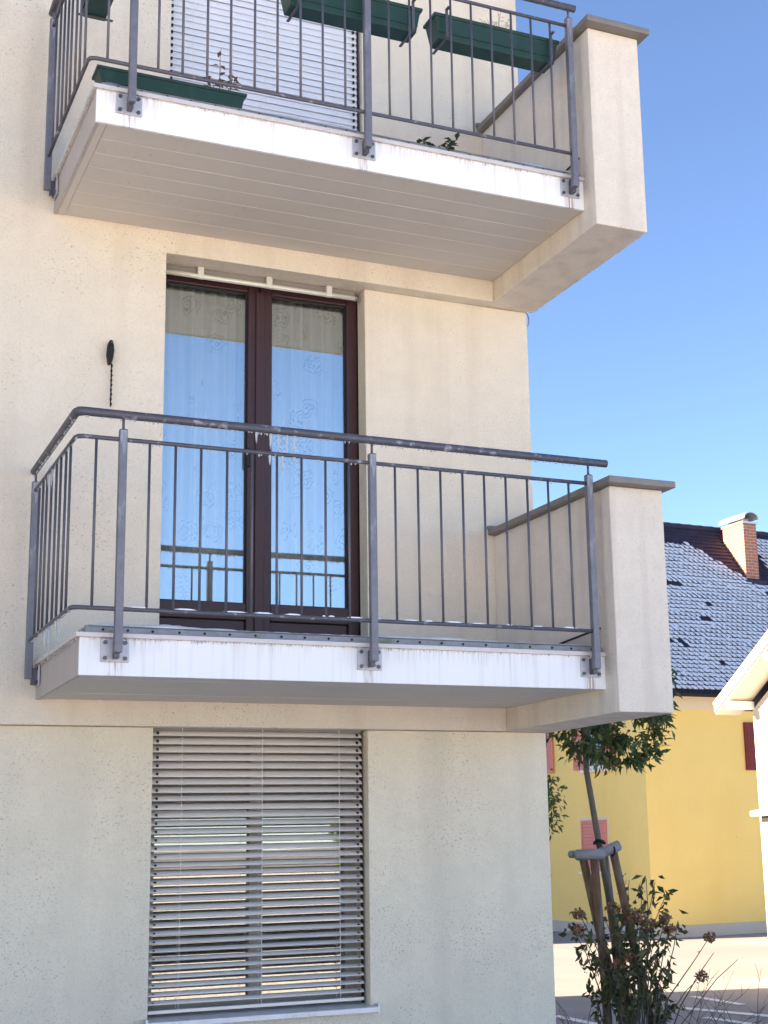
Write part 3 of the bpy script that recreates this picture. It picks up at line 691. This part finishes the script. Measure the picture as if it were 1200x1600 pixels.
# chimney
cy0=EY-.02+CHS*math.cos(slope); cz0=EZ+.05+CHS*math.sin(slope)
def chb(name,x0,x1,y0,y1,z0,z1,m,bev=.0): return MB().box(x0-HX,x1-HX,y0-HY,y1-HY,z0-GZ,z1-GZ).build(name,m,roof,bevel=bev)
CZT=7.36
chb('chimney',CHX0,CHX1,cy0,cy0+.86,cz0-.3,CZT,'brick')
chb('chimney_slab',CHX0-.03,CHX1+.03,cy0-.03,cy0+.89,CZT,CZT+.05,'zinc')
chb('chimney_flue',CHX0+.08,CHX1-.08,cy0+.2,cy0+.7,CZT+.05,CZT+.17,'whiterender')
cw=MB(); k=14; r1,r2=.25,.225; cxm=(CHX0+CHX1)/2
pts=[(cxm-HX+r1*math.cos(math.pi*i/k),CZT+.12-GZ+r1*.78*math.sin(math.pi*i/k)) for i in range(k+1)]+[(cxm-HX+r2*math.cos(math.pi*(k-i)/k),CZT+.12-GZ+r2*.72*math.sin(math.pi*(k-i)/k)) for i in range(k+1)]
n0=len(cw.v); K=len(pts)
for yy in (cy0-.1-HY,cy0+.98-HY):
    for (a,b_) in pts: cw.v.append((a,yy,b_))
for i in range(K): j=(i+1)%K; cw.f.append((i,j,K+j,K+i))
for s_ in (0,K):
    for i in range(k): cw.f.append((s_+i,s_+i+1,s_+K-2-i,s_+K-1-i))
cw.build('chimney_cowl','zinc',roof,smooth=False)
chb('chimney_flashing',CHX0-.12,CHX1+.12,cy0-.14,cy0-.002,cz0-.16,cz0-.02,'tile')
# windows on the sunny gable side: frame plane X = HX
def gable_window(y0,y1,z0,z1,state):
    wn=MB().box(-.012,.0,y0-HY-.07,y1-HY+.07,z0-GZ-.07,z1-GZ+.07).build('window_surround','frieze',yh)
    MB().box(-.09,-.013,y0-HY-.12,y1-HY+.12,z0-GZ-.08,z0-GZ-.02).build('sill','white',wn)
    def leaf_(a,b_,xo):
        f=MB()
        for c in ((a,a+.055,z0,z1),(b_-.055,b_,z0,z1),(a+.055,b_-.055,z0,z0+.07),(a+.055,b_-.055,z1-.07,z1)): f.box(xo-.035,xo,c[0]-HY,c[1]-HY,c[2]-GZ,c[3]-GZ)
        ns=13; hh=(z1-z0-.14)/ns
        for i in range(ns):
            zz=z0+.07+i*hh-GZ; f.prism([(xo-.03,zz-.004),(xo-.024,zz-.012),(xo-.004,zz+hh*.8),(xo-.010,zz+hh*.88)],'y',a+.055-HY,b_-.055-HY)
        f.box(xo-.003,xo,a+.055-HY,b_-.055-HY,z0+.07-GZ,z1-.07-GZ)
        f.build('shutter','shutter',wn)
    if state=='closed':
        m_=(y0+y1)/2; leaf_(y0,m_-.004,-.0135); leaf_(m_+.004,y1,-.0135)
    else:
        MB().box(-.03,-.0125,y0-HY,y1-HY,z0-GZ,z1-GZ).build('frame','white',wn)
        for a,b_ in ((y0+.06,(y0+y1)/2-.03),((y0+y1)/2+.03,y1-.06)): MB().box(-.034,-.0305,a-HY,b_-HY,z0+.06-GZ,z1-.06-GZ).build('pane','windark',wn)
        hw=(y1-y0)/2; leaf_(y0-hw-.02,y0-.02,-.02); leaf_(y1+.02,y1+hw+.02,-.02)
    return wn
gable_window(22.1,23.2,-1.52,-.34,'closed')
gable_window(24.8,25.9,-1.52,-.34,'closed')
gable_window(22.05,22.95,.88,2.05,'open')
gable_window(24.85,25.75,.88,2.05,'open')
# red shutter on the front, its shade put into the colour
def fs(x0,x1,z0,z1):
    f=MB().box(x0-HX,x1-HX,-.05,-.002,z0-GZ,z1-GZ); o=f.build('front_shutter','shutter_shaded',yh,bevel=.006); o['label']='red shutter on the front, its shade put into a dark colour'
    s_=MB(); ns=14; hh=(z1-z0-.16)/ns
    for i in range(ns): s_.box(x0+.06-HX,x1-.06-HX,-.056,-.0505,z0+.08+i*hh-GZ,z0+.08+(i+.7)*hh-GZ)
    s_.build('louvres','shutter_shaded',o)
fs(19.83,20.35,.74,1.87); fs(21.45,21.97,.74,1.87)
hb('front_window',20.4,21.4,HY-.012,HY-.002,.78,1.85,'windark')

# ------------------------------------------------------------------ white house at the right edge
WXG,WYF=13.51,11.69
wh=thing('white_house','white house with pale wooden gable eaves at the right edge','house',(WXG,WYF,GZ))
TW=math.tan(R(32)); yn=WYF-6.4; ymid=(WYF+yn)/2
VT=12.0
def wz(y): return 1.36+(VT-y)*TW     # top of roof plane over the far half (verge tip at y=VT)
q=MB(); zc=wz(WYF)-.30
q.prism([(0,0),(yn-WYF,0),(yn-WYF,zc-GZ),(ymid-WYF,wz(ymid)-.3-GZ),(0,zc-GZ)],'x',0,7); q.build('wall','whiterender',wh)
rf=MB(); rf.prism([(VT-WYF,wz(VT)-GZ),(ymid-WYF,wz(ymid)-GZ),(2*ymid-VT-WYF,wz(VT)-GZ),(2*ymid-VT-WYF,wz(VT)-.10-GZ),(ymid-WYF,wz(ymid)-.10-GZ),(VT-WYF,wz(VT)-.10-GZ)],'x',-.50,7.3)
wr=rf.build('roof','tile',wh)
for (d0,d1,x0,x1,m_) in ((.012,.055,-.545,-.502,'frieze'),(-.11,.008,-.53,-.502,'zinc'),(-.145,-.103,-.50,-.0,'eaveboard')):
    v_=MB(); v_.prism([((VT+.03)-WYF,wz((VT+.03))+d0-GZ),((VT+.03)-WYF,wz((VT+.03))+d1-GZ),(ymid-WYF,wz(ymid)+d1-GZ),(ymid-WYF,wz(ymid)+d0-GZ)],'x',x0,x1); v_.build('verge_board',m_,wr)
for yy in (WYF-.0,10.6,9.5):
    MB().box(-.49,-.003,yy-.06-WYF,yy+.06-WYF,wz(yy)-.30-GZ,wz(yy)-.165-GZ).build('purlin_end','white',wr,bevel=.008)
cnp=MB(); cnp.prism([(-.24,-.48-GZ),(-.24,-.40-GZ),(-.004,-.36-GZ),(-.004,-.48-GZ)],'y',-.75,-.06)
cn=cnp.build('lamp_hood','white',wh,bevel=.01)
MB().box(-.15,-.01,-.5,-.22,-.58-GZ,-.482-GZ).build('hood_bracket','wood_dark',cn,bevel=.01)

# ------------------------------------------------------------------ staked tree, shrub and twigs
def rand_dir(rng): 
    while True:
        v_=Vector((rng.uniform(-1,1),rng.uniform(-1,1),rng.uniform(-1,1)))
        if .05<v_.length<1: return v_.normalized()
def crown_tree(name,lab,cat,base,trunk,crown_c,crown_r,nl,leaf_l,seed,lm='leaf',group=None,hole=.12):
    rng=random.Random(seed); t=thing(name,lab,cat,base,group); B=Vector(base)
    tr=[Vector(p)-B for p in trunk]; k=len(tr)
    q=MB(); q.tube(tr,[.042-.016*i/(k-1) for i in range(k)],9); c=Vector(crown_c)-B
    top=tr[-1]; tips=[]
    for i in range(16):
        d=rand_dir(rng); d.z=abs(d.z)*.9-.25; tip=c+Vector((d.x*crown_r[0],d.y*crown_r[1],d.z*crown_r[2]))*.85
        st=top.lerp(c+Vector((0,0,crown_r[2]*.3)),rng.random()*.8); mid=st.lerp(tip,.5)+Vector((rng.uniform(-.05,.05),rng.uniform(-.05,.05),rng.uniform(-.02,.07)))
        q.tube([st,mid,tip],[.012,.008,.003],6); tips+=[(st,mid),(mid,tip)]
    q.build('trunk','bark',t,smooth=True)
    lf=MB(); n=0
    clumps=[]
    for i in range(90):
        d=rand_dir(rng); rr=rng.uniform(.35,1)**.5; clumps.append((c+Vector((d.x*crown_r[0],d.y*crown_r[1],d.z*crown_r[2]))*rr,d))
    while n<nl:
        cc,d=rng.choice(clumps); p=cc+rand_dir(rng)*rng.uniform(0,.16)
        dd=(d*.6+rand_dir(rng)+Vector((0,0,-.25))); lf.leaf(p,dd,leaf_l*rng.uniform(.6,1.25),leaf_l*.36*rng.uniform(.7,1.2),rand_dir(rng)+Vector((0,0,.8))); n+=1
    lf.build('crown',lm,t,kind='stuff')
    return t
GY=Vector((0,0,GZ))
tree=crown_tree('staked_tree','young evergreen tree tied to stakes under the lower balcony corner','tree',(6.56,4.6,GZ),
 [(6.56,4.6,-3.02),(6.422,4.496,-2.345),(6.332,4.422,-1.854),(6.196,4.367,-1.362),(6.053,4.292,-.768),(5.908,4.209,-.137),(5.88,4.15,.25)],(6.02,4.0,.53),(.71,.68,.68),3500,.112,5)
# stakes: three round posts joined by half-log bars, tied to the trunk
ts=thing('tree_stakes','brown wooden stakes with grey cross bars holding the young tree','tree stakes',(6.2,4.2,GZ)); B=ts.location.copy()
def sub(p): return tuple(Vector(p)-B)
for pts in ([(6.50,4.43,-3.02),(6.298,4.37,-2.45),(6.05,4.299,-1.74),(5.79,4.16,-.90)],[(6.13,4.31,-3.02),(6.071,4.27,-2.608),(5.986,4.169,-2.014),(5.85,4.04,-.90)],[(6.63,4.22,-3.02),(6.522,4.181,-2.631),(6.318,4.108,-1.929),(6.02,3.98,-.86)],[(6.56,4.80,-3.02),(6.50,4.72,-2.6),(6.38,4.6,-1.75),(6.228,4.482,-.93)]):
    MB().tube([sub(p) for p in pts],[.044,.043,.042,.040],10).build('stake','stake',ts,smooth=True)
for a,b_,r in (((5.66,4.06,-.935),(5.92,3.95,-.93),.05),((5.83,4.02,-.955),(6.08,3.93,-.85),.05),((5.70,4.22,-.93),(6.25,4.52,-.92),.035),((6.02,4.0,-.88),(6.25,4.5,-.92),.035)):
    va,vb=Vector(a),Vector(b_); d=(vb-va).normalized()*.012
    MB().tube([sub(va),sub(va+d),sub(vb-d),sub(vb)],[r*.75,r,r,r*.75],12).build('cross_bar','stakebar',ts,smooth=True)
tie=[]
for i in range(13):
    a=2*math.pi*i/12; tie.append(sub((6.062+.05*math.cos(a),4.28+.055*math.sin(a),-.82+.015*math.sin(a*2))))
MB().tube(tie,.013,6,cap=False).build('tree_tie','strap',ts,smooth=True)
tie=[]
for i in range(13):
    a=2*math.pi*i/12; tie.append(sub((6.0,3.95+.05*math.cos(a),-.90+.05*math.sin(a))))
MB().tube(tie,.008,6,cap=False).build('tree_tie','strap',ts,smooth=True)

# hydrangea-like shrub with dried heads
def shrub():
    rng=random.Random(11); base=Vector((6.2,4.0,GZ)); t=thing('flowering_shrub','half bare shrub with dried brown flower heads around the stakes','shrub',base)
    st=MB(); lf=MB(); heads=[(5.529,3.796,-1.455),(5.802,3.661,-1.416),(5.98,3.591,-1.466),(6.04,3.60,-1.50),(6.248,3.478,-1.50),(6.281,3.486,-1.609),(5.879,3.744,-1.919),(5.982,3.687,-1.86),(5.56,3.85,-1.60),(6.12,3.55,-1.56)]
    far=[(6.625,3.345,-1.686),(6.581,3.448,-2.032),(6.70,3.40,-1.83),(6.93,3.36,-1.90)]
    tips=heads+[(6.1,3.6,-1.27),(6.16,3.62,-1.18),(6.02,3.7,-1.2),(5.95,3.72,-1.35),(6.30,3.5,-1.33),(6.22,3.56,-1.22),(5.50,3.92,-1.62),(5.62,3.88,-1.8),(6.4,3.48,-1.58),(6.12,3.7,-1.6),(6.2,3.6,-1.75),(5.95,3.75,-1.7),(6.25,3.62,-1.95),(5.9,3.9,-2.1),(6.3,3.7,-2.2),(5.7,3.95,-2.15),(6.1,3.8,-2.3),(6.35,3.6,-2.35),(5.8,3.8,-1.55),(5.68,3.8,-1.62),(6.02,3.78,-1.45)]
    for k,tp in enumerate(tips+far):
        tp=Vector(tp)-base+(Vector((.22,.36,.02)) if len(heads)<=k<len(tips) else Vector()); b0=Vector((rng.uniform(-.16,.16),rng.uniform(-.12,.12),-.02)); mid=b0.lerp(tp,.5)+Vector((rng.uniform(-.08,.08),rng.uniform(-.06,.06),.12)); q3=mid.lerp(tp,.55)+Vector((rng.uniform(-.03,.03),rng.uniform(-.03,.03),.03))
        st.tube([b0,mid,q3,tp],[.0085,.0065,.0045,.003],6)
        isfar=k>=len(tips)
        for _ in range(3 if isfar else 32):
            u=rng.uniform(.45,1.03); p=mid.lerp(tp,max(0,(u-.5)*2))+rand_dir(rng)*rng.uniform(0,.085 if not isfar else .03)
            d=rand_dir(rng)*.8+Vector((0,0,-.75)); lf.leaf(p,d,rng.uniform(.06,.125)*(.5 if isfar else 1),rng.uniform(.03,.056)*(.5 if isfar else 1),rand_dir(rng))
    st.build('stems','bark',t,smooth=True); lf.build('leaves','leaf2',t,kind='stuff')
    for h in heads+far[:2]:
        fl=MB(); r=rng.uniform(.048,.072)*(.75 if h in far else 1)
        for _ in range(80):
            d=rand_dir(rng); p=Vector((d.x*r,d.y*r,d.z*r*.75)); fl.leaf(p-d*.008,rand_dir(rng)+d*.4,rng.uniform(.026,.042),rng.uniform(.02,.032),d)
        fl.build('flower_head','flower',t,loc=tuple(Vector(h)-base))
    return t
shrub()
# bare twiggy clumps to either side
def twigs(lab,base,n,h,spread,seed,bias=(0,0)):
    rng=random.Random(seed); t=thing('bare_shrub',lab,'shrub',base,'bare twiggy shrubs'); 
    for i in range(n):
        s_=MB(); a=rng.uniform(0,6.28); d=Vector((math.cos(a)*spread+bias[0],math.sin(a)*spread*.5+bias[1],1)).normalized(); p=Vector((rng.uniform(-.1,.1),rng.uniform(-.1,.1),-.01)); pts=[p.copy()]; L_=h*rng.uniform(.6,1.1)
        for k in range(7):
            d=(d+Vector((rng.uniform(-.2,.2),rng.uniform(-.2,.2),rng.uniform(-.22,.12)))).normalized(); p=p+d*L_/7; pts.append(p.copy())
        s_.tube(pts,[.007,.006,.005,.0042,.0034,.0028,.002,.0012],5)
        for _ in range(5):
            j=rng.randint(2,6); q0=pts[j]; dd=(d+rand_dir(rng)*.9).normalized(); q1=q0+dd*rng.uniform(.08,.22); s_.tube([q0,(q0+q1)/2+rand_dir(rng)*.012,q1],[.003,.0022,.001],4)
        s_.build('branch','bark',t)
twigs('bare brown twigs fanning out right of the flowering shrub',(6.35,3.55,GZ),10,1.25,.4,3,(.45,-.1))
twigs('bare arching twigs at the bottom right corner beyond the shrub',(7.1,3.6,GZ),9,1.05,.55,9,(.1,0))
twigs('bare twigs between the building corner and the tree stakes',(5.55,3.75,GZ),7,1.2,.45,21,(-.1,0))
# leafy shrub half hidden behind the building corner
crown_tree('corner_shrub','dark leafy branch peeping out behind the ground floor corner','shrub',(4.42,2.7,GZ),[(4.42,2.7,-3.02),(4.42,2.7,-2.2),(4.43,2.68,-1.3),(4.45,2.66,-.6)],(4.55,2.68,-.47),(.13,.15,.22),800,.07,15)

# ------------------------------------------------------------------ outside the frame: added shade house, mirrored street tree
nb=thing('added_shade_house','added unseen house behind the apartment building, shading the yellow gable','house',(-.9,29.2,GZ)); nb.rotation_euler=(0,0,-SUN_AZ)  # unseen house, added and turned along the sun to shade the yellow gable
MB().box(-7,7,-4.3,5.5,0,10.4).build('wall','whiterender',nb)
rr=MB(); rr.prism([(-4.33,10.41),(6.0,10.41),(.6,12.0)],'x',-7.4,7.4); rr.build('roof','tile',nb)
crown_tree('street_tree','dark evergreen tree across the street, seen only mirrored in the window','tree',(13.2,-26,GZ),[(13.2,-26,-3),(13.2,-26,-1.8),(13.25,-26,-.5),(13.2,-26,1)],(13.2,-26,.6),(1.9,1.9,2.6),2600,.34,31)
